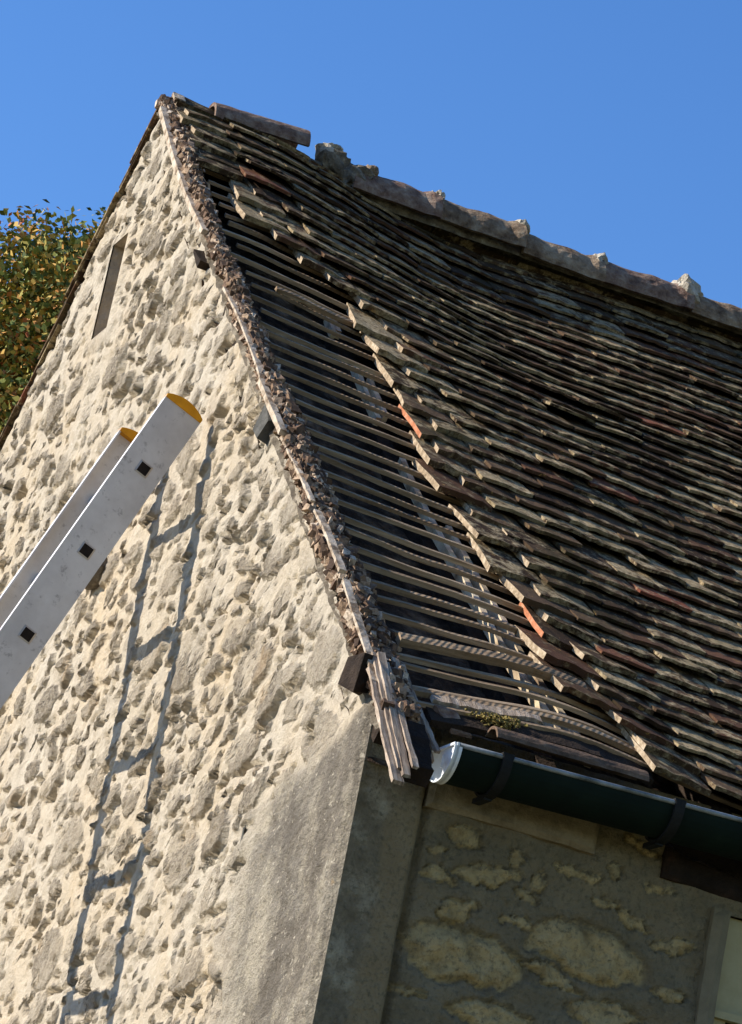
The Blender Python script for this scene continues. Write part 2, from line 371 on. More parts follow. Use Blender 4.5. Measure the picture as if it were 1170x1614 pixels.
for _ in range(1500):            # small sharp holes
    cx = rng.uniform(-4.7, -.03); cz = rng.uniform(-1.1, RZ); a = rng.uniform(.008, .028); b = a * rng.uniform(.4, .9)
    i0, i1 = np.searchsorted(xb, [cx - a * 2.2, cx + a * 2.2]); j0, j1 = np.searchsorted(zb, [cz - a * 2.2, cz + a * 2.2])
    if i1 - i0 < 2 or j1 - j0 < 2: continue
    q2 = (((WX[i0:i1, j0:j1] - cx) / a) ** 2 + ((WZ[i0:i1, j0:j1] - cz) / b) ** 2) ** .5
    H[i0:i1, j0:j1] -= rng.uniform(.008, .026) * smooth(1.15, .7, q2)
# pointing smeared over the stones here and there
sm = smooth(.05, .35, fbm(X * 2.1, Z * 2.1, 77, 3) + .0)
sm = np.maximum(sm * .55, smooth(.30, .0, zt - Z) * smooth(-2.6, -1.2, X) * .75)
H = H * (1 - .6 * sm) + .006 * sm; stone *= 1 - .75 * sm
Hr = .012 + .014 * fbm(X * 4, Z * 4, 91) + .009 * fbm(X * 24, Z * 28, 92, 4)
H = H * (1 - rend) + Hr * rend; stone *= 1 - rend * .9
edge = smooth(.0, .03, -X); H = H * edge
near = np.maximum(np.maximum(-3.405 - X, X + 3.235), np.maximum(1.885 - Z, Z - 2.245)); kk = smooth(.015, .06, near); H = H * kk + .012 * (1 - kk); stone *= (.4 + .6 * kk)
fine = smooth(-4.75, -4.6, X) * smooth(-1.15, -1.05, Z); H = H * np.where(fine > 0, 1, 0.35)
V = np.stack([X, -H, Zc], -1)
SL0, SL1, SZ0, SZ1 = -3.405, -3.235, 1.885, 2.245      # slit opening
F = grid_faces(*X.shape)
cxm = X.ravel()[F].mean(1); czm = Z.ravel()[F].mean(1); ztm = zt.ravel()[F].mean(1)
zmin = Z.ravel()[F].min(1); keep = zmin < ztm
keep &= ~((cxm > SL0) & (cxm < SL1) & (czm > SZ0) & (czm < SZ1))
gable = part('gable_wall', (V.reshape(-1, 3), F[keep]), MAT_GABLE, attrs={'stone': stone.ravel(), 'render': rcol.ravel()}, smooth_shade=True)
# slit window recess (lined opening)
s = MB(); d = .26
x0, x1, z0, z1 = SL0 - .004, SL1 + .006, SZ0 - .006, SZ1 + .006
nn = 14
for (P0, P1) in (((x0, z0), (x0, z1)), ((x0, z1), (x1, z1)), ((x1, z1), (x1, z0)), ((x1, z0), (x0, z0))):
    pts = [];
    for i in range(nn):
        for k in range(6):
            u = i / (nn - 1); q = (P0[0] + (P1[0] - P0[0]) * u, -.006 + d * k / 5, P0[1] + (P1[1] - P0[1]) * u)
            jj = .004 if 0 < i < nn - 1 else 0
            pts.append((q[0] + rng.uniform(-jj, jj), q[1], q[2] + rng.uniform(-jj, jj)))
    s.add(pts, [tuple(f) for f in grid_faces(nn, 6)])
s.add([(x0, d, z0), (x1, d, z0), (x1, d, z1), (x0, d, z1)], [(0, 1, 2, 3)])
M = simple('slit_lining', [(0.3, (0.40, 0.33, 0.25)), (0.6, (0.58, 0.49, 0.37)), (0.8, (0.66, 0.58, 0.45))], 16, bump=.01)
part('slit_window', s, M, gable)
# stone and timber end under the verge; dark blocks also paint in shaded holes
def block(name, mat, px, py, sx, sz, out, rot, jit):
    c = hit(px, py, 1, -out / 2); s = MB(); ca, sa = math.cos(rot), math.sin(rot)
    Mr = np.array([[ca, 0, -sa], [0, 1, 0], [sa, 0, ca]])
    n = 5; base = []
    s.box(c + np.array([0, .012, 0]), (sx, out + .024, sz), Mr, 0, jit)
    return part(name, s, mat, gable)
block('purlin_hole_block', MAT_DARKWOOD, 568, 1062, .09, .085, .05, -.25, .014)
block('purlin_hole_block', MAT_DARKWOOD, 318, 408, .12, .03, .028, -.72, .010)  # dark block put in for the shade of an open hole
block('split_stone', MAT_SLATE, 420, 668, .12, .07, .030, -.6, .012)
# iron pin: short nail and cracked line of render near the corner
s = MB(); s.beam([hit(381, 1322, 1, 0), hit(381, 1322, 1, -.012) ], (1, 0, 0), (0, 0, 1), .012, .06); part('iron_pin', s, MAT_SLATE, gable)
# round boss stone half behind the ladder
c0 = hit(148, 900, 1, -.02); s = MB()
vs = []; nu, nv = 14, 9
for i in range(nu):
    for j in range(nv):
        a = 2 * math.pi * i / (nu - 1); b = math.pi * j / (nv - 1)
        q = np.array([math.sin(b) * math.cos(a) * .085, math.cos(b) * .055, math.sin(b) * math.sin(a) * .06]); vs.append(c0 + q * rng.uniform(.96, 1.04))
s.add(vs, [tuple(f) for f in grid_faces(nu, nv)])
part('rounded_stone', s, MAT_MORTARD, gable, smooth_shade=True)

# ---- eaves wall
yb = np.concatenate([np.arange(0, 1.45, .006), np.linspace(1.45, LEN, 40)]); zb2 = np.concatenate([np.linspace(GZ, -1.1, 20)[:-1], np.arange(-1.1, -.02, .006)])
Y, Z2 = np.meshgrid(yb, zb2, indexing='ij')
H2 = -.012 + .010 * fbm(Y * 5, Z2 * 5, 11) + .009 * fbm(Y * 22, Z2 * 22, 12, 4); st2 = np.zeros_like(H2)
WY = Y + .030 * fbm(Y * 14, Z2 * 14, 61) + .012 * fbm(Y * 55, Z2 * 55, 62); WZ2 = Z2 + .026 * fbm(Y * 14, Z2 * 14, 63) + .012 * fbm(Y * 55, Z2 * 55, 64)
es = [(740, 1316, 34, 15, 25), (693, 1340, 17, 6, 5), (774, 1380, 50, 19, 8), (695, 1384, 26, 14, 22), (819, 1354, 10, 17, 0), (858, 1387, 16, 13, 50),
      (841, 1410, 20, 9, 5), (920, 1376, 38, 11, 18), (983, 1370, 10, 13, 20), (720, 1435, 27, 20, 8), (959, 1425, 28, 14, 15), (742, 1507, 92, 46, 18),
      (933, 1501, 92, 42, 22), (1073, 1493, 33, 13, 14), (1060, 1563, 26, 12, 10), (873, 1538, 56, 13, 32), (651, 1562, 30, 11, 18), (1010, 1330, 30, 8, 20),
      (1010, 1450, 30, 12, 25), (820, 1445, 24, 9, 30), (1040, 1400, 24, 9, 25), (780, 1600, 60, 24, 10), (960, 1600, 60, 22, 14)]
for (px, py, ha, hb_, rot) in es:
    c = hit(px, py, 0, 0); a = ha / 560; b = hb_ / 680; t = R_(-rot + 17)
    ex_ = 2.2 if ha > 60 else rng.uniform(1.2, 2.2)
    y = WY - c[1]; z = WZ2 - c[2]; p = y * math.cos(t) + z * math.sin(t); q = -y * math.sin(t) + z * math.cos(t)
    r = (np.abs(p / a) ** ex_ + np.abs(q / b) ** ex_) ** (1 / ex_)
    mk = smooth(1.04, .96, r); lim = 1 if ha > 20 else .8
    st2 = np.maximum(st2, mk * lim); H2 = H2 - .013 * smooth(1.14, 1.0, r) * smooth(.7, 1.0, r) + .006 * smooth(1, .8, r) * (1 + fbm(y * 25, z * 25, 5) * 2.5)
pil = smooth(.178, .160, Y + .01 * fbm(Z2 * 4, Z2 * 0, 4)); H2 = H2 * (1 - pil) + (.000 + .006 * fbm(Y * 9, Z2 * 9, 15) * smooth(0, .02, Y)) * pil
band = smooth(.07, .105, Y + .03 * fbm(Y * 8, Z2 * 8, 19)) * smooth(-.2, -.27, Z2) * .8
H2 = H2 - .02 * np.exp(-((Y - .18) / .01) ** 2)
WY0, WY1, WZ0, WZ1 = 1.018, 1.95, -1.35, -.275
F2 = grid_faces(*Y.shape); cy = Y.ravel()[F2].mean(1); czz = Z2.ravel()[F2].mean(1)
k2 = ~((cy > WY0) & (cy < WY1) & (czz > WZ0) & (czz < WZ1))
H2[0, :] = 0
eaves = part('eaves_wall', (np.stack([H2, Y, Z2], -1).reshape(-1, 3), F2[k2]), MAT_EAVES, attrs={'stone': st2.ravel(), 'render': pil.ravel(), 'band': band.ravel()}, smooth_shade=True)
def slab_yz(name, mat, y0, y1, z0, z1, xf, dep, amp, parent, nz=12, slope=0.0):
    ny = max(3, int((y1 - y0) / .012)); ys = np.linspace(y0, y1, ny); zs = np.linspace(z0, z1, nz); a, b = np.meshgrid(ys, zs, indexing='ij')
    h = xf + amp * fbm(a * 12, b * 12, int(abs(y0) * 100)); e = np.minimum(np.minimum(a - y0, y1 - a), np.minimum(b - z0, z1 - b)); h = h - .01 * smooth(.012, 0, e)
    v = np.stack([h, a + .004 * fbm(a * 9, b * 9, 3), b + slope * (a - y0) + .004 * fbm(a * 9, b * 9, 2)], -1).reshape(-1, 3); n0 = len(v)
    f = [tuple(q) for q in grid_faces(ny, nz)]
    back = v.copy(); back[:, 0] = xf - dep; s = MB()
    ring = [i * nz for i in range(ny)] + [(ny - 1) * nz + j for j in range(1, nz)] + [i * nz + nz - 1 for i in range(ny - 2, -1, -1)] + [j for j in range(nz - 2, 0, -1)]
    vv = np.concatenate([v, back[ring]]); L = len(ring)
    for i in range(L): f.append((ring[i], n0 + i, n0 + (i + 1) % L, ring[(i + 1) % L]))
    s.add(vv, f); return part(name, s, mat, parent, smooth_shade=False)
slab_yz('stone_plate', MAT_BEAMSTONE, .176, .632, -.228, -.10, .010, .05, .010, eaves)
slab_yz('timber_lintel', MAT_BLACKWOOD, .822, 2.1, -.236, -.130, .004, .05, .012, eaves, slope=-.012)
slab_yz('window_jamb', MAT_JAMB, .972, 1.018, -1.4, -.272, .012, .09, .003, eaves, nz=60)
# window
s = MB(); yw0, yw1, zw0, zw1 = 1.02, 1.95, -1.35, -.278; xf = -.06
for (a, b, c_, d_) in ((yw0, yw1, zw1 - .24, zw1), (yw0, yw0 + .05, zw0, zw1 - .24), (yw1 - .05, yw1, zw0, zw1 - .24), (yw0 + .05, yw1 - .05, zw0, zw0 + .06), (1.46, 1.51, zw0 + .06, zw1 - .24)):
    s.box((xf, (a + b) / 2, (c_ + d_) / 2), (.05, b - a, d_ - c_))
s.box((xf + .03, (yw0 + yw1) / 2, zw1 - .245), (.03, yw1 - yw0, .018))
win = part('window', s, MAT_FRAME)
s = MB(); s.box((xf - .005, (yw0 + yw1) / 2, (zw0 + zw1 - .24) / 2), (.008, yw1 - yw0 - .1, zw1 - zw0 - .17)); part('pane', s, MAT_PANE, win)
# other walls (plain, out of the photograph)
s = MB(); s.add([(-2 * A, 0, GZ), (-2 * A, LEN, GZ), (-2 * A, LEN, -.02), (-2 * A, 0, -.02)], [(0, 1, 2, 3)])
s.add([(-2 * A, LEN, GZ), (0, LEN, GZ), (0, LEN, -.02), (-A, LEN, RZ - .05), (-2 * A, LEN, -.02)], [(0, 1, 2, 3, 4)])
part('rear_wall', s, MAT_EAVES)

# ------------------------------------------------------------------ roof surface
def dn(y, t):
    y = np.asarray(y, float); t = np.clip(np.asarray(t, float), -.05, 1.02)
    tt = np.clip(t, 0, 1)
    sag = -.085 * np.sin(math.pi * tt ** .8) * (y / (1 + .30 * np.abs(y)))
    hump = .038 * np.exp(-((y - .50) / .26) ** 2) * np.exp(-(tt / .16) ** 2) - .012 * np.exp(-(tt / .1) ** 2) * smooth(.7, 1.1, y)
    und = .010 * fbm(y * 2.3 + 5, t * 7, 201, 2) + .006 * fbm(y * 5, t * 16, 205, 2)
    top = -(-.012 + .142 * smooth(.12, 1.25, y)) * smooth(.45, 1, tt)
    return sag + hump + top + und * smooth(0, .2, y)
def roof(y, s, off=0.0):
    y = np.asarray(y, float); s = np.asarray(s, float); o = off + dn(y, s / SL)
    return np.stack([-s * CP + SP * o, y + 0 * s, s * SP + CP * o], -1)
NC = 45; S0 = -.075; G = (SL + .03 - S0) / NC
TW, TL, TT = .172, .27, .0095
rag_s = [-.1, -.02, .10, .21, .40, .47, .65, .84, 1.03, 1.23, 1.53, 1.73, 1.9, 2.1, 2.3, 2.6, 2.75, 2.84, 2.95, 3.1, 3.2, 3.3, 3.44, 3.55, 3.7, 4.3]
rag_y = [.72, .70, .60, .575, .57, .578, .60, .54, .52, .55, .49, .50, .456, .45, .44, .47, .47, .38, .27, .16, .12, .15, .165, .12, .05, .04]
jit_s = rng.normal(0, .006, NC + 2)

def tile(y0, k, w=TW, dy=0, ds=0, doff=0, rot=0.0, na=7, nl=4, chip=.006, camber=.002, th=TT, L=TL):
    sk = S0 + k * G + jit_s[k] * .6 + ds
    a = np.linspace(0, 1, na); l = np.linspace(0, 1, nl); Aa, Ll = np.meshgrid(a, l, indexing='ij')
    yy = (Aa - .5) * (w - .004); ss = Ll * L
    tail = (Ll == 0)
    ss = ss + tail * (rng.uniform(-chip, chip, Aa.shape) + .012 * ((Aa - .5) ** 2) * 0)
    side = (Aa == 0) | (Aa == 1); yy = yy + side * rng.uniform(-.003, .003, Aa.shape)
    c, s_ = math.cos(rot), math.sin(rot)
    y2 = y0 + w / 2 + yy * c + ss * s_; s2 = sk + ss * c - yy * s_
    off = .062 - (.062 - .014) * Ll / 1.0 + doff * (1 - Ll) + camber * (1 - (2 * Aa - 1) ** 2) + rng.uniform(-.0015, .0015, Aa.shape)
    base = dn(y0 + w / 2, (sk + .1) / SL) - dn(y2, s2 / SL)        # rigid tile: not bent by the sag ...
    lean = (y2 - y0 - w / 2) * (dn(y0 + w, (sk + .1) / SL) - dn(y0, (sk + .1) / SL)) / w
    ls = (s2 - sk - .1) * (dn(y0 + w / 2, (sk + .2) / SL) - dn(y0 + w / 2, sk / SL)) / .2
    s2 = np.minimum(s2, SL - .085 + .012 * Ll)
    top = roof(y2, s2, off + base + lean + ls); bot = top - NR * th * (1 + 0 * Ll[..., None])
    v = np.concatenate([top.reshape(-1, 3), bot.reshape(-1, 3)]); n0 = na * nl
    gf = grid_faces(na, nl); f = [tuple(q[::-1]) for q in gf] + [tuple(q + n0) for q in gf]
    ring = [i * nl for i in range(na)] + [(na - 1) * nl + j for j in range(1, nl)] + [i * nl + nl - 1 for i in range(na - 2, -1, -1)] + [j for j in range(nl - 2, 0, -1)]
    for i in range(len(ring)):
        p, q = ring[i], ring[(i + 1) % len(ring)]; f.append((p, q, q + n0, p + n0))
    return v, f
cover = MB(); edge_tiles = []; YEND = 5.2
red_tiles = 0
for k in range(NC):
    sk = S0 + k * G; yr = np.interp(sk + .06, rag_s, rag_y)
    ph = (k % 2) * .5 * TW + rng.uniform(-.012, .012)
    y = yr + ((ph - yr) % TW) - (TW * .45 if rng.random() < .5 else TW * .2)
    if sk > 3.55: y = .015 + (.5 * TW if k % 2 else 0) * .35
    if k == 0: y = .70
    first = True; wave = rng.normal(0, .004)
    while y < YEND:
        vis = y < 2.9
        args = dict(ds=rng.normal(0, .0035), doff=max(-.004, rng.normal(0.000, .0024)), rot=rng.normal(0, .007), th=TT * rng.uniform(.85, 1.2))
        if rng.random() < .04: args['doff'] += .012; args['rot'] += rng.normal(0, .03)
        if first: args['rot'] += rng.normal(.01, .03); args['doff'] -= rng.uniform(.004, .022); args['th'] = rng.uniform(.015, .021); args['chip'] = .012
        v, f = tile(y, k, na=7 if vis else 3, nl=4 if vis else 2, **args)
        if first: edge_tiles.append((v, f, k)); first = False
        elif not (vis and rng.random() < .004): cover.add(v, f)
        y += TW + rng.uniform(-.002, .003)
rf = part('roof', cover, MAT_TILE)
rf['label'] = 'remaining dark lichened clay tiles in uneven sagging courses'
orange = {7: 1, 20: 1}
MAT_SUNLIT_BREAK = simple('sunlit_broken_edge', [(0.3, (0.15, 0.11, 0.075)), (0.5, (0.42, 0.32, 0.21)), (0.7, (0.68, 0.57, 0.42))], 45, bump=.004)  # broken clay, painted paler for the sun on the left sides
for (v, f, k) in edge_tiles:
    o = mesh_obj('roof_tile', v, f, MAT_TILE1, rf)
    o.data.materials.append(MAT_ORANGE if k in orange else MAT_SUNLIT_BREAK)
    ym = sum(q.co.y for q in o.data.vertices) / len(o.data.vertices)
    for p in o.data.polygons:
        if abs(p.normal.y) > .7 and p.center.y < ym: p.material_index = 1
    if k in orange: o['label'] = 'tile on the ragged edge with a fresh orange broken side'

# battens
BA = PITCH - .16; BW = np.array([-math.cos(BA), 0, math.sin(BA)]); BN = np.array([math.sin(BA), 0, math.cos(BA)])
UP = np.array([0, 0, 1.0])
for k in range(NC + 1):
    s0 = S0 + k * G + .048 + rng.normal(0, .008)
    if k == 0: s0 = S0 + .07
    s0 += {1: -.012, 2: .018, 3: -.02, 4: .015, 5: .0, 6: .02}.get(k, 0)
    if s0 > SL - .03: continue
    yr = float(np.interp(s0, rag_s, rag_y)); y0 = .07 + rng.uniform(-.05, .03); ye = yr + .45
    n = 26; ys = np.linspace(y0, ye, n); tilt = rng.normal(0, .014) ; bow = rng.normal(0, .008)
    hang = {29: -.06}.get(k, 0)
    ss = s0 + tilt * (ys - .3) + bow * np.sin((ys - y0) / (ye - y0) * 3.1) + hang * (ys - y0) * 0
    sx = smooth(.32, .1, ys) * rng.normal(0, .004)
    p = roof(ys, ss, .006 + sx)
    w_ = rng.uniform(.015, .021); h_ = rng.uniform(.010, .0145)
    mb = MB(); mb.beam(p, BW, BN, w_, h_, jit=.0006); mb.build('batten', MAT_BATTEN, rf)
mb = MB(); ys = np.linspace(.06, .80, 20); mb.beam(roof(ys, .052, .008), np.array([-CP, 0, SP]), NR, .020, .014, jit=.0008); mb.build('batten', MAT_BATTEN, rf)
# one broken batten hanging across the gap
mb = MB(); ys = np.linspace(.17, .5, 12); mb.beam(roof(ys, 2.66 - .20 * (ys - .17) ** 1 * 0 + .05 * (ys - .17), .020), np.array([-CP, 0, SP]), NR, .022, .014, jit=.0015)
b = mb.build('batten', MAT_BATTEN, rf); b['label'] = 'split batten lying crooked across the gap'
mb = MB(); ys = np.linspace(.10, .62, 20); mb.beam(roof(ys, .285 + .022 * np.sin((ys - .1) * 4) , .030), np.array([-CP, 0, SP]), NR, .034, .022, jit=.001)
b = mb.build('batten', MAT_BATTEN, rf); b['label'] = 'bowed batten lifted above the others near the eaves'
# rafters
for i, (yc, pale) in enumerate([(.03, 0), (.445, 1), (.50, 1), (.95, 0), (1.4, 0), (1.85, 0), (2.3, 0)]):
    mb = MB(); ss = np.linspace(-.04 if pale else -.10, (1.75 if i == 1 else 1.35) if pale else SL - .02, 30)
    off = -.045 if not pale else -.034
    drift = (ss / SL) * (-.075 if pale else 0) + .004 * np.sin(ss * 7 + i)
    ysr = yc + .055 * pale * (1 - ss / SL) + drift
    d_ = .028 if pale else .07
    mb.beam(roof(ysr, ss, off), np.array([0, 1.0, 0]), NR, .018 if pale else .05, d_, jit=.0012)
    o = mb.build('counter_lath' if pale else 'rafter', MAT_RAFTER if pale else MAT_DARKWOOD, rf)
for yy_, sa, sb in ((.425, 2.02, 2.42), (.465, 2.08, 2.36), (.40, 2.66, 2.78), (.42, 2.68, 2.77)):
    mb = MB(); ss = np.linspace(sa, sb, 6); mb.beam(roof(yy_ + 0 * ss, ss, -.034), np.array([0, 1.0, 0]), NR, .016, .026, jit=.0012); mb.build('counter_lath', MAT_RAFTER, rf)
mb = MB(); ss = np.linspace(-.1, SL - .02, 30); mb.beam(roof(.46 + 0 * ss, ss, -.095), np.array([0, 1.0, 0]), NR, .05, .05, jit=.0012); mb.build('rafter', MAT_DARKWOOD, rf)
# dusty underlay seen between the battens (rough plaster on laths)
ysu = np.linspace(0.0, 5.2, 260); ssu = np.linspace(-.12, SL, 190); a, b_ = np.meshgrid(ysu, ssu, indexing='ij')
un = roof(a, b_, -.12 + .016 * fbm(a * 9, b_ * 9, 301) + .010 * fbm(a * 30, b_ * 30, 302))
mesh_obj('underlay', un.reshape(-1, 3), grid_faces(260, 190), MAT_UNDER, rf, smooth_shade=True)

# left slope: courses of tiles seen edge-on along the verge
mb = MB()
for k in range(NC):
    sk = S0 + k * G + rng.normal(0, .004); y = -.018 + rng.uniform(-.010, .010)
    first = True
    while y < 5.2:
        w_ = TW if y < .4 else .8
        cs = []
        for (dy_, dl) in ((0, 0), (w_ - .004, 0), (w_ - .004, TL), (0, TL)):
            o_ = .03 - (.03 - .008) * dl / TL
            s_ = min(sk + dl, SL - .01); cs.append(np.array([-2 * A + s_ * CP - SP * o_, y + dy_, s_ * SP + CP * o_]))
        nl_ = np.array([-SP, 0, CP]); v = np.array(cs + [q - nl_ * TT for q in cs])
        mb.add(v, [(0, 3, 2, 1), (4, 5, 6, 7), (0, 1, 5, 4), (1, 2, 6, 5), (2, 3, 7, 6), (3, 0, 4, 7)])
        y += w_
mb.build('far_slope_tiles', MAT_TILE, rf)

# ---- ridge
def ridge_tile(y0, y1, mat, z=RZ + .0, rad=.10, tilt=0.0, yaw=0.0, hollow=True, lift=0.0, th=.014, collar=True):
    nseg, nl = 15, 12; vs = []; fs = []
    for li in range(nl + 1):
        u = li / nl; y = y0 + (y1 - y0) * u; rr = rad * (1 + .10 * u + (.09 if u > .90 and collar else 0) + (.03 * math.sin(y * 37) * (1 if collar else .3)))
        for si in range(nseg + 1):
            a = math.pi * (-.02 + 1.04 * si / nseg); nz_ = 1 + .025 * (rng.random() - .5)
            for rad_ in (rr * nz_, rr * nz_ - th):
                vs.append((-A + rad_ * math.cos(a) * 1.05 + yaw * (u - .5), y, z - rad + lift + tilt * (u - .5) + rad_ * math.sin(a)))
    k = (nseg + 1) * 2
    for li in range(nl):
        for si in range(nseg):
            a = li * k + si * 2; b = a + 2; fs.append((a, a + k, b + k, b)); fs.append((a + 1, b + 1, b + k + 1, a + k + 1))
        for e in (0, nseg):
            a = li * k + e * 2; fs.append((a, a + 1, a + k + 1, a + k))
    for li in (0, nl):
        for si in range(nseg):
            a = li * k + si * 2; fs.append((a, a + 2, a + 3, a + 1))
    return mesh_obj('ridge_tile', vs, fs, mat, rf, smooth_shade=False)
def lump(name, c, rad, mat, parent, seed, nu=22, nv=14, amp=.35, flat=None):
    vs = []
    for i in range(nu):
        for j in range(nv):
            a = 2 * math.pi * i / (nu - 1); b = math.pi * j / (nv - 1)
            d = np.array([math.sin(b) * math.cos(a), math.sin(b) * math.sin(a), math.cos(b)])
            r = 1 + amp * float(fbm(np.array(d[0] * 2.3 + seed + 9), np.array(d[1] * 2.3 + d[2] * 3.1), seed, 4))
            # facet
            q = np.sign(d) * np.abs(d) ** .75
            vs.append(np.asarray(c) + q * np.asarray(rad) * r)
    return mesh_obj(name, vs, [tuple(f) for f in grid_faces(nu, nv)], mat, parent, smooth_shade=False)
o = ridge_tile(.165, .525, MAT_RIDGE_RED, z=RZ + .085, rad=.075, tilt=.02, yaw=-.02, collar=False)
o['label'] = 'loose reddish ridge tile with its hollow end open to the gable'
ys = [.70, 1.04, 1.37, 1.70, 2.06, 2.40, 2.75, 3.10, 3.45, 3.8, 4.15, 4.5, 4.85, 5.2]
zs = np.interp(ys, [.6, 1.04, 1.36, 1.69, 2.05, 2.31, 5.2], [RZ + .025, RZ + .012, RZ + .0, RZ - .008, RZ - .004, RZ - .01, RZ - .02])
for i in range(len(ys) - 1):
    ridge_tile(ys[i] + .004, ys[i + 1] - .002, [MAT_RIDGE_RED, MAT_RIDGE][min(i, 1)] if i != 3 else MAT_RIDGE_RED, z=(zs[i] + zs[i + 1]) / 2 + rng.normal(0, .007), yaw=rng.normal(0, .012), tilt=zs[i + 1] - zs[i], rad=.105, th=.018)
    if i < 6:   # mortar plug at each joint
        y = ys[i + 1]
        lump('mortar_joint', (-A + .012, y - .008, zs[i + 1] - .028), (.090, .034 if i != 3 else .050, .044 if i != 3 else .056), MAT_MORTAR, rf, 40 + i, amp=.6)
# broken bedding in the gap after the loose ridge tile
lump('bedding_mortar', (-A + .0, .645, RZ - .005), (.06, .06, .065), MAT_MORTARD, rf, 3, amp=.5)
lump('bedding_mortar', (-A + .0, .630, RZ + .045), (.045, .045, .040), MAT_MORTAR, rf, 4, amp=.5)
lump('bedding_mortar', (-A + .03, .73, RZ - .035), (.07, .055, .05), MAT_MORTARD, rf, 6, amp=.5)
lump('bedding_mortar', (-A + .02, .775, RZ + .01), (.06, .03, .030), MAT_RIDGE, rf, 8, amp=.5)
# long fillet of bedding under the ridge
yy = np.arange(.05, 5.2, .02); aa = np.linspace(-.25, math.pi + .25, 11); Y_, A_ = np.meshgrid(yy, aa, indexing='ij')
rr = .062 * (1 + .35 * fbm(Y_ * 12, A_ * 3, 71)); zc = np.where(Y_ < .6, RZ - .065, RZ - .10)
mesh_obj('ridge_bedding', np.stack([-A + rr * 1.2 * np.cos(A_), Y_, zc + rr * np.sin(A_)], -1).reshape(-1, 3), grid_faces(len(yy), 11), MAT_MORTARD, rf)
# thin tile poking out over the gable peak
mb = MB(); p0 = hit(276, 152, 0, -A + .03); p1 = hit(420, 222, 0, -A + .03)
mb.beam(np.linspace(p0, p1, 8), np.array([CP, 0, -SP]), NR, .08, .012, jit=.0015); o = mb.build('roof_tile', MAT_TILE1, rf); o['label'] = 'thin tile poking out over the gable peak'
mb = MB(); mb.beam(np.linspace(p0 - (p1 - p0) * .02, p0 + (p1 - p0) * .1, 3), np.array([CP, 0, -SP]), NR, .05, .015, jit=.002); mb.build('mortar_crumb', MAT_PAINTW, rf)

# ---- crumbling verge
mb = MB(); wr_s = [-.15, .1, .25, .62, 1.35, 1.95, 2.6, 3.0, 3.7, 4.3]; wr_y = [.075, .085, .085, .085, .075, .045, .04, .024, .04, .05]
for i in range(12000):
    s0 = rng.uniform(-.12, SL + .02); wd = float(np.interp(s0, wr_s, wr_y)); y = rng.uniform(-.014, wd); u = (y + .02) / (wd + .02)
    off = (.022 * math.sin(math.pi * min(1, u * .8 + .1))) + rng.uniform(-.015, .015) + .018 * float(fbm(np.array(s0 * 5.), np.array(y * 8), 9))
    L = min(.015, abs(rng.normal(.003, .005)) + .004)
    Mx = Matrix.Rotation(rng.uniform(0, 6.28), 3, Vector(rng.normal(size=3)).normalized())
    if rng.random() < .75:
        d = Vector((-CP, 0, SP)); Mx = Matrix((d, Vector((0, 1, 0)), Vector(NR))).transposed() @ Matrix.Rotation(rng.normal(0, .4), 3, 'Y') @ Matrix.Rotation(rng.normal(0, .4), 3, 'Z'); L *= 2.6
    c = roof(y, s0, off)
    mb.box(c, (L, L * rng.uniform(.35, .8), L * rng.uniform(.25, .7)), np.array(Mx), .2, L * .12)
for i in range(150):
    s0 = rng.uniform(-.08, SL); wd = float(np.interp(s0, wr_s, wr_y)); y = rng.uniform(-.006, wd); L = rng.uniform(.025, .06)
    Mx = Matrix((Vector((-CP, 0, SP)), Vector((0, 1, 0)), Vector(NR))).transposed() @ Matrix.Rotation(rng.normal(0, .25), 3, 'Y') @ Matrix.Rotation(rng.normal(0, .5), 3, 'Z') @ Matrix.Rotation(rng.normal(0, .5), 3, 'X')
    mb.box(roof(y, s0, .014 + rng.uniform(-.01, .014)), (L, L * rng.uniform(.25, .5), rng.uniform(.006, .012)), np.array(Mx), .15, .004)
# continuous core below the chips
n1_, n2_ = 420, 12; sv = np.linspace(-.12, SL + .01, n1_); uv = np.linspace(0, 1, n2_); a, b_ = np.meshgrid(sv, uv, indexing='ij')
wd = np.interp(a, wr_s, wr_y); yv = -.015 + b_ * (wd + .03); of = -.05 + .052 * np.sin(math.pi * np.clip(b_ * .9 + .1, 0, 1)) + .016 * fbm(a * 22, yv * 22, 17)
core = roof(yv, a, of).reshape(-1, 3)
part('verge_rubble', mb, MAT_DEBRIS, rf)
mesh_obj('verge_core', core, grid_faces(n1_, n2_), MAT_MORTARD, rf)
# flaking cream fillet / bargeboards along the verge (sunlit thin edge)
def verge_strip(pts, w0, name, mat, y=-.028, depth=.03, jit=.001, n=9):
    P = [hit(px, py, 1, y) for px, py in pts]; t = np.linspace(0, len(P) - 1, n)
    path = np.array([P[min(int(u), len(P) - 2)] + (P[min(int(u), len(P) - 2) + 1] - P[min(int(u), len(P) - 2)]) * (u - min(int(u), len(P) - 2)) for u in t])
    mb = MB(); mb.beam(path, NR, np.array([0, 1.0, 0]), w0, depth, jit=jit); return mb.build(name, mat, rf)
verge_strip([(256, 172), (272, 235), (283, 272)], .022, 'bargeboard', MAT_PAINTW, -.03, .022)
verge_strip([(282, 268), (300, 318), (323, 366)], .018, 'bargeboard', MAT_PAINTW, -.03, .022)
verge_strip([(356, 455), (380, 500), (408, 575), (417, 605)], .008, 'verge_fillet', MAT_PAINTW, -.02, .02)
verge_strip([(412, 600), (428, 640), (446, 682)], .018, 'bargeboard', MAT_PAINTW, -.026, .02)
verge_strip([(446, 690), (480, 760), (493, 790)], .007, 'verge_fillet', MAT_PAINTW, -.016, .014, .0015, 12)
verge_strip([(500, 806), (515, 835), (540, 900)], .009, 'verge_fillet', MAT_PAINTW, -.022, .02, .0012, 22)
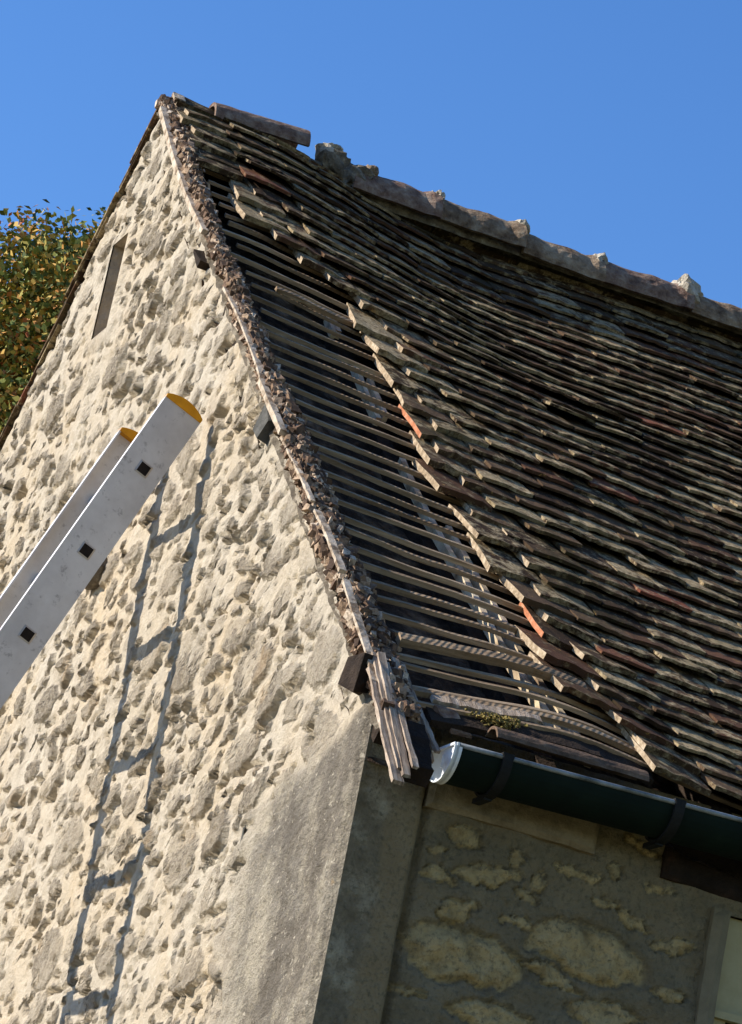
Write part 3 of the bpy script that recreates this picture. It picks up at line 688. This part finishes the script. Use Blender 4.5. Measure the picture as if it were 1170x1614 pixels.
verge_strip([(545, 915), (560, 965), (582, 1030), (592, 1075)], .008, 'verge_fillet', MAT_PAINTW, -.022, .02, .0012, 16)
def board(p, q, w0, d0, mat=MAT_OLDWOOD, n=16, jit=.0016, y0=-.02, y1=-.02):
    a = hit(*p, 1, y0); b = hit(*q, 1, y1); mb = MB(); mb.beam(np.linspace(a, b, n), NR, np.array([0, 1.0, 0]), w0, d0, jit=jit); return mb.build('verge_board', mat, rf)
board((588, 1055), (627, 1234), .010, .030)
board((600, 1030), (641, 1224), .009, .020, y0=.0, y1=.0)
board((592, 1030), (632, 1212), .007, .020, y0=-.01, y1=-.01)
board((608, 1040), (655, 1210), .008, .014, y0=.02, y1=.02)
board((622, 1040), (672, 1200), .011, .016, y0=.06, y1=.09)
board((634, 1050), (680, 1200), .010, .014, y0=.08, y1=.11)
board((648, 1090), (690, 1186), .009, .012, y0=.09, y1=.12)
# dark box painted in for the shade between the verge boards
a = hit(645, 1150, 1, .05); b = hit(656, 1222, 1, .05)
mb = MB(); mb.beam(np.linspace(a, b, 10), NR, np.array([0, 1.0, 0]), .045, .07, jit=.003); mb.build('verge_foot_shade', MAT_BLACKWOOD, rf)

# ------------------------------------------------------------------ eaves bits
# timbers and moss at the foot of the battens
mb = MB(); ys = np.linspace(.12, .72, 24); mb.beam(roof(ys, -.045, -.005), np.array([-CP, 0, SP]), NR, .06, .02, jit=.002); mb.build('eaves_board', MAT_DARKWOOD, rf)
mb = MB(); ys = np.linspace(.14, .42, 14); mb.beam(roof(ys, .02, .012), np.array([-CP, 0, SP]), NR, .03, .012, jit=.003); mb.build('eaves_board', MAT_OLDWOOD, rf)
mb = MB(); a = hit(700, 1118, 0, .03); b = hit(728, 1158, 0, .06); mb.beam(np.linspace(a, b, 8), np.array([0, 1., 0]), NR, .055, .010, jit=.002); mb.build('broken_tile', MAT_RIDGE_RED, rf)
M = Mat('moss'); c = M.ramp(M.noise(50, 5), [(0.3, (0.10, 0.08, 0.02)), (0.5, (0.30, 0.22, 0.06)), (0.75, (0.45, 0.36, 0.12))]); M.col(c); M.bump(M.noise(150, 4), .01); MAT_MOSS = M.m
mb = MB()
for i in range(200):
    c = roof(rng.normal(.30, .03), rng.normal(-.035, .012), rng.uniform(.006, .026)); Mx = Matrix.Rotation(rng.uniform(0, 6.28), 3, Vector(rng.normal(size=3)).normalized()); mb.box(c, (.006, .004, .004), np.array(Mx), 0, .002)
o = mb.build('moss_tuft', MAT_MOSS, rf)
# brown rounded board hanging between last battens and the gutter
mb = MB(); p = np.linspace(hit(772, 1170, 0, .10), hit(1010, 1240, 0, .10), 16) ; pr = []
for i in range(9): a = math.pi * (.05 + .75 * i / 8); pr.append((.045 * math.cos(a), .040 * math.sin(a)))
for i in range(8, -1, -1): a = math.pi * (.05 + .75 * i / 8); pr.append((.038 * math.cos(a), .033 * math.sin(a)))
mb.beam(p, np.array([1.0, 0, 0]), np.array([0, 0, 1.0]), 0, 0, jit=.0008, prof=pr)
o = mb.build('eaves_tile', MAT_BROWN, rf); o['label'] = 'long rounded brown clay piece lying above the gutter'

# gutter
GX, GR = .20, .074; GY0, GY1 = .150, 5.6
def gz(y): return -.125 + .028 * np.clip(y, 0, 1.5)
mb = MB(); pr = []
for i in range(17): a = math.pi * (1 + i / 16); pr.append((GR * math.cos(a), 1.02 * GR * math.sin(a)))
for i in range(16, -1, -1): a = math.pi * (1 + i / 16); pr.append(((GR - .003) * math.cos(a), 1.02 * (GR - .003) * math.sin(a)))
ys = np.concatenate([np.linspace(GY0, 1.5, 12), [GY1]])
path = np.stack([0 * ys + GX - GR, ys, gz(ys)], -1); mb.beam(path, (1, 0, 0), (0, 0, 1), 0, 0, prof=pr)
gut = part('gutter', mb, MAT_GUTTER, smooth_shade=False)
mb = MB(); pl = [(.006 * math.cos(t), .006 * math.sin(t)) for t in np.linspace(0, 2 * math.pi, 9)[:-1]]
mb.beam(path + np.array([GR, 0, .003]), (1, 0, 0), (0, 0, 1), 0, 0, prof=pl); mb.build('gutter_lip', MAT_LIP, gut, smooth_shade=True)
# end cap: half disc, rim and small rib
mb = MB(); pc = [(-GR - .004, .008), ] + [((GR + .004) * math.cos(math.pi * (1 + i / 20)), 1.02 * (GR + .004) * math.sin(math.pi * (1 + i / 20))) for i in range(21)] + [(GR + .004, .008)]
c0 = np.array([GX - GR, GY0, gz(GY0)]); mb.beam([c0 + np.array([0, -.006, 0]), c0 + np.array([0, .0, 0])], (1, 0, 0), (0, 0, 1), 0, 0, prof=pc)
pc2 = pc[1:-1]; rim = pc2 + [(x * .955, z * .955) for x, z in pc2[::-1]]
mb.beam([c0 + np.array([0, -.012, 0]), c0 + np.array([0, .008, 0])], (1, 0, 0), (0, 0, 1), 0, 0, prof=rim)
mb.box(c0 + np.array([0.0, -.009, .005]), (2 * GR, .006, .006)); mb.box(c0 + np.array([.01, -.009, -.03]), (.004, .006, .03))
mb.build('end_cap', MAT_CAP, gut)
for yb_ in (.275, .735, 1.25, 1.75, 2.25, 2.75, 3.3, 3.9):
    mb = MB(); prb = [((GR + .004) * math.cos(math.pi * (.97 + 1.06 * i / 20)), 1.02 * (GR + .004) * math.sin(math.pi * (.97 + 1.06 * i / 20))) for i in range(21)]
    prb = prb + [(x * 1.09, z * 1.09) for x, z in prb[::-1]]
    c = np.array([GX - GR, yb_, gz(yb_)]); mb.beam([c - np.array([0, .013, 0]), c + np.array([0, .013, 0])], (1, 0, 0), (0, 0, 1), 0, 0, prof=prb)
    mb.box(c + np.array([GR + .002, 0, .008]), (.014, .03, .008)); mb.box(c + np.array([-.03, 0, -1.02 * GR - .010]), (.07, .02, .012))
    mb.build('gutter_bracket', MAT_BLACK, gut)

# ------------------------------------------------------------------ ladder
ang = R_(68.5); DV = np.array([0, -math.cos(ang), -math.sin(ang)]); ND = np.array([0, -math.sin(ang), math.cos(ang)])   # down the rail / out from the wall
tipR = hit(318, 664, 1, -.035); W_L = .45; DEP = .130
LB = tipR + DV * ((tipR[2] - GZ) / math.sin(ang))
length = (tipR[2] - GZ) / math.sin(ang)
lad = empty('ladder', (LB[0] - W_L / 2, LB[1], GZ), 'aluminium ladder with orange end caps leaning on the gable wall', 'ladder')
def rail(x, top, back=0):
    """C-section stile, web on the outer (+x or -x) side; top = start along the rail"""
    th = .028; web = .004
    sgn = 1 if x == 0 else -1
    x0 = tipR[0] - (0 if x == 0 else W_L)
    prof = [(0, 0), (0, DEP), (-sgn * th, DEP), (-sgn * th, DEP - .006), (-sgn * web, DEP - .006), (-sgn * web, .006), (-sgn * th, .006), (-sgn * th, 0)]
    a = np.array([x0, tipR[1], tipR[2]]) + DV * top; b = np.array([x0, tipR[1], tipR[2]]) + DV * length
    mb = MB(); mb.beam([a, b], (1, 0, 0), ND, 0, 0, prof=prof)
    o = mb.build('stile', MAT_ALU, lad, loc=None); o.location = -lad.location
    mb = MB(); cp = []
    m_ = 10
    for i in range(m_ + 1):
        t = i / m_; cp.append((DEP * t, -.004 - .020 * math.sin(math.pi * t) ** .8))
    pts = []
    for xx in (sgn * .003, -sgn * (th + .003)):
        for (dd, u) in cp: pts.append(a + np.array([xx, 0, 0]) + ND * dd + DV * u)
        for (dd, u) in cp[::-1]: pts.append(a + np.array([xx, 0, 0]) + ND * dd + DV * .008)
    k = len(cp) * 2; fs = [tuple(range(k)), tuple(range(2 * k - 1, k - 1, -1))] + [(i, (i + 1) % k, k + (i + 1) % k, k + i) for i in range(k)]
    mb.add(pts, fs); c = mb.build('end_cap', MAT_YEL, o)
    return o
r1 = rail(0, 0); r2 = rail(1, 0)
# rungs: square tubes; flat dark quads on the outer web paint their hollow shade
MAT_HOLE_SHADE = simple('rung_hole_shade', [(0.3, (0.012, 0.01, 0.009)), (0.7, (0.03, 0.022, 0.018))], 20, bump=0)
MAT_BOSS = simple('rung_flare', [(0.3, (0.40, 0.36, 0.31)), (0.7, (0.52, 0.48, 0.44))], 20, rough=.5, bump=.0005, metal=.4)
sp = .312; first = .235
T0 = np.array(tipR)
nr_ = int((length - first) / sp) + 1
for i in range(nr_):
    c = T0 + DV * (first + sp * i) + ND * (DEP * .46)
    mb = MB(); hs = .018; q = .70
    prf = [(hs, hs), (-hs, hs), (-hs, -hs), (hs, -hs)]
    mb.beam([c - np.array([.003, 0, 0]), c - np.array([W_L - .003, 0, 0])], DV, ND, 0, 0, prof=prf)
    o = mb.build('rung', MAT_ALU, lad); o.location = -lad.location
    for xx in (.0012, -W_L - .0012):
        sg = 1 if xx > 0 else -1
        mb = MB(); cc = c + np.array([xx, 0, 0]); f1, f2 = .021, .0165
        v = [cc + np.array([sg * e, 0, 0]) + DV * a_ + ND * b__ for e, f_ in ((0.0002, f1), (.0018, f2)) for a_, b__ in ((f_, f_), (-f_, f_), (-f_, -f_), (f_, -f_))]
        mb.add(v, [(i_, (i_ + 1) % 4, 4 + (i_ + 1) % 4, 4 + i_) for i_ in range(4)]); fl = mb.build('socket_rim', MAT_BOSS, o)
        mb = MB(); v = [cc + np.array([sg * .0008, 0, 0]) + DV * a_ + ND * b__ for a_, b__ in ((f2, f2), (-f2, f2), (-f2, -f2), (f2, -f2))]; mb.add(v, [(0, 1, 2, 3)]); mb.build('socket_shade', MAT_HOLE_SHADE, o)

# ------------------------------------------------------------------ tree behind
def ray(px, py): return FV + RV * (px - 585) / FPX - UV * (py - 807) / FPX
D = 24.0
p_top = CAM + ray(100, 318) * D
tc = np.array([p_top[0] + .12, p_top[1] + .22, 0]); ztop = p_top[2]
tree = empty('autumn_tree', (tc[0], tc[1], GZ), 'bushy tree with green, yellow and rust autumn leaves behind the gable', 'tree')
CR, CH = 1.75, 2.9; cz = ztop - CH - .30
tw = MB()
def limb(a, b, r0, r1, n=6, k=7, wig=.12):
    a = np.array(a, float); b = np.array(b, float); d = b - a; d /= np.linalg.norm(d); u = np.cross(d, [0.3, .2, 1]); u /= np.linalg.norm(u); v_ = np.cross(d, u); vs = []
    L = np.linalg.norm(b - a); off = np.zeros(3)
    for i in range(n + 1):
        t = i / n; c = a + (b - a) * t + (off if 0 < i < n else 0); off = off + rng.normal(0, wig * L / n * .5, 3); r = r0 + (r1 - r0) * t
        for j in range(k): q = 2 * math.pi * j / k; vs.append(c + u * r * math.cos(q) + v_ * r * math.sin(q))
    tw.add(vs, [(i * k + j, i * k + (j + 1) % k, (i + 1) * k + (j + 1) % k, (i + 1) * k + j) for i in range(n) for j in range(k)])
base = np.array([tc[0], tc[1], GZ]); fork = np.array([tc[0], tc[1], cz - CH * .45]); limb(base, fork, .17, .12, 8, 10, .05)
clusters = []
for i in range(15):
    a = 2 * math.pi * i * .618; e = rng.uniform(.1, 1.0); end = np.array([tc[0] + CR * .75 * math.cos(a) * (1 - e * .5), tc[1] + CR * .75 * math.sin(a) * (1 - e * .5), cz - CH * .5 + CH * 1.3 * e])
    limb(fork + [0, 0, rng.uniform(-.2, .5)], end, .05, .018)
    for j in range(7):
        s_ = fork + (end - fork) * rng.uniform(.4, 1); q = s_ + rng.normal(0, .55, 3) + [0, 0, .2]; limb(s_, q, .015, .005, 4, 5)
tr = tw.build('trunk', MAT_BARK, tree); tr.location = -tree.location
NCL = 2300; C_ = []
while len(C_) < NCL:
    d = rng.normal(size=3); d /= np.linalg.norm(d); r = rng.uniform(.35, 1) ** .5
    bump = 1 + .16 * float(fbm(np.array(d[0] * 2.2 + 4), np.array(d[1] * 2.2 + d[2] * 2.7), 5, 3)) * .7
    C_.append(np.array([tc[0], tc[1], cz]) + d * r * bump * np.array([CR, CR, CH]))
C_ = np.array(C_); per = 120; n = NCL * per
cen = np.repeat(C_, per, 0) + rng.normal(0, 1, (n, 3)) * np.repeat(rng.uniform(.08, .20, (NCL, 1)), per, 0)
qq = (cen - np.array([tc[0], tc[1], cz])) / np.array([CR, CR, CH]); ql = np.linalg.norm(qq, axis=1)[:, None]; cen = np.where(ql > 1.08, np.array([tc[0], tc[1], cz]) + qq / ql * (1.0 + .08 * rng.random((n, 1))) * np.array([CR, CR, CH]), cen)
n_ = rng.normal(size=(n, 3)); n_[:, 2] += .6; n_ /= np.linalg.norm(n_, axis=1)[:, None]
u = np.cross(n_, rng.normal(size=(n, 3))); u /= np.linalg.norm(u, axis=1)[:, None]; v_ = np.cross(n_, u)
L = rng.uniform(.018, .034, (n, 1)); W = L * rng.uniform(.5, .75, (n, 1))
V = np.stack([cen - u * L, cen + v_ * W + n_ * L * .15, cen + u * L, cen - v_ * W + n_ * L * .15], 1).reshape(-1, 3)
cr = mesh_obj('crown', V, np.arange(n * 4).reshape(n, 4), MAT_LEAF, tree); cr.location = -tree.location

# unseen tree copies added behind the camera to keep sky light off the house
for i, (x_, y_, sc_, rz_, lab) in enumerate([(19, -9, 1.9, .5, 'unseen tree added at the open end of the yard to block sky light'), (20, -1, 2.3, 2.1, 'tallest unseen tree added to block sky light opposite the eaves'),
                                       (18, 7, 2.0, 3.3, 'unseen tree added to block sky light beyond the window'), (15, 15, 2.2, 4.4, 'unseen tree added to block sky light farthest along the yard')]):
    t2 = tree.copy(); scene.collection.objects.link(t2); t2.location = (x_, y_, GZ); t2.scale = (sc_, sc_, sc_ * .85); t2.rotation_euler = (0, 0, rz_); t2['label'] = lab; t2['group'] = 'unseen trees added to block sky light'
    for ch in list(tree.children):
        c2 = ch.copy(); scene.collection.objects.link(c2); c2.parent = t2
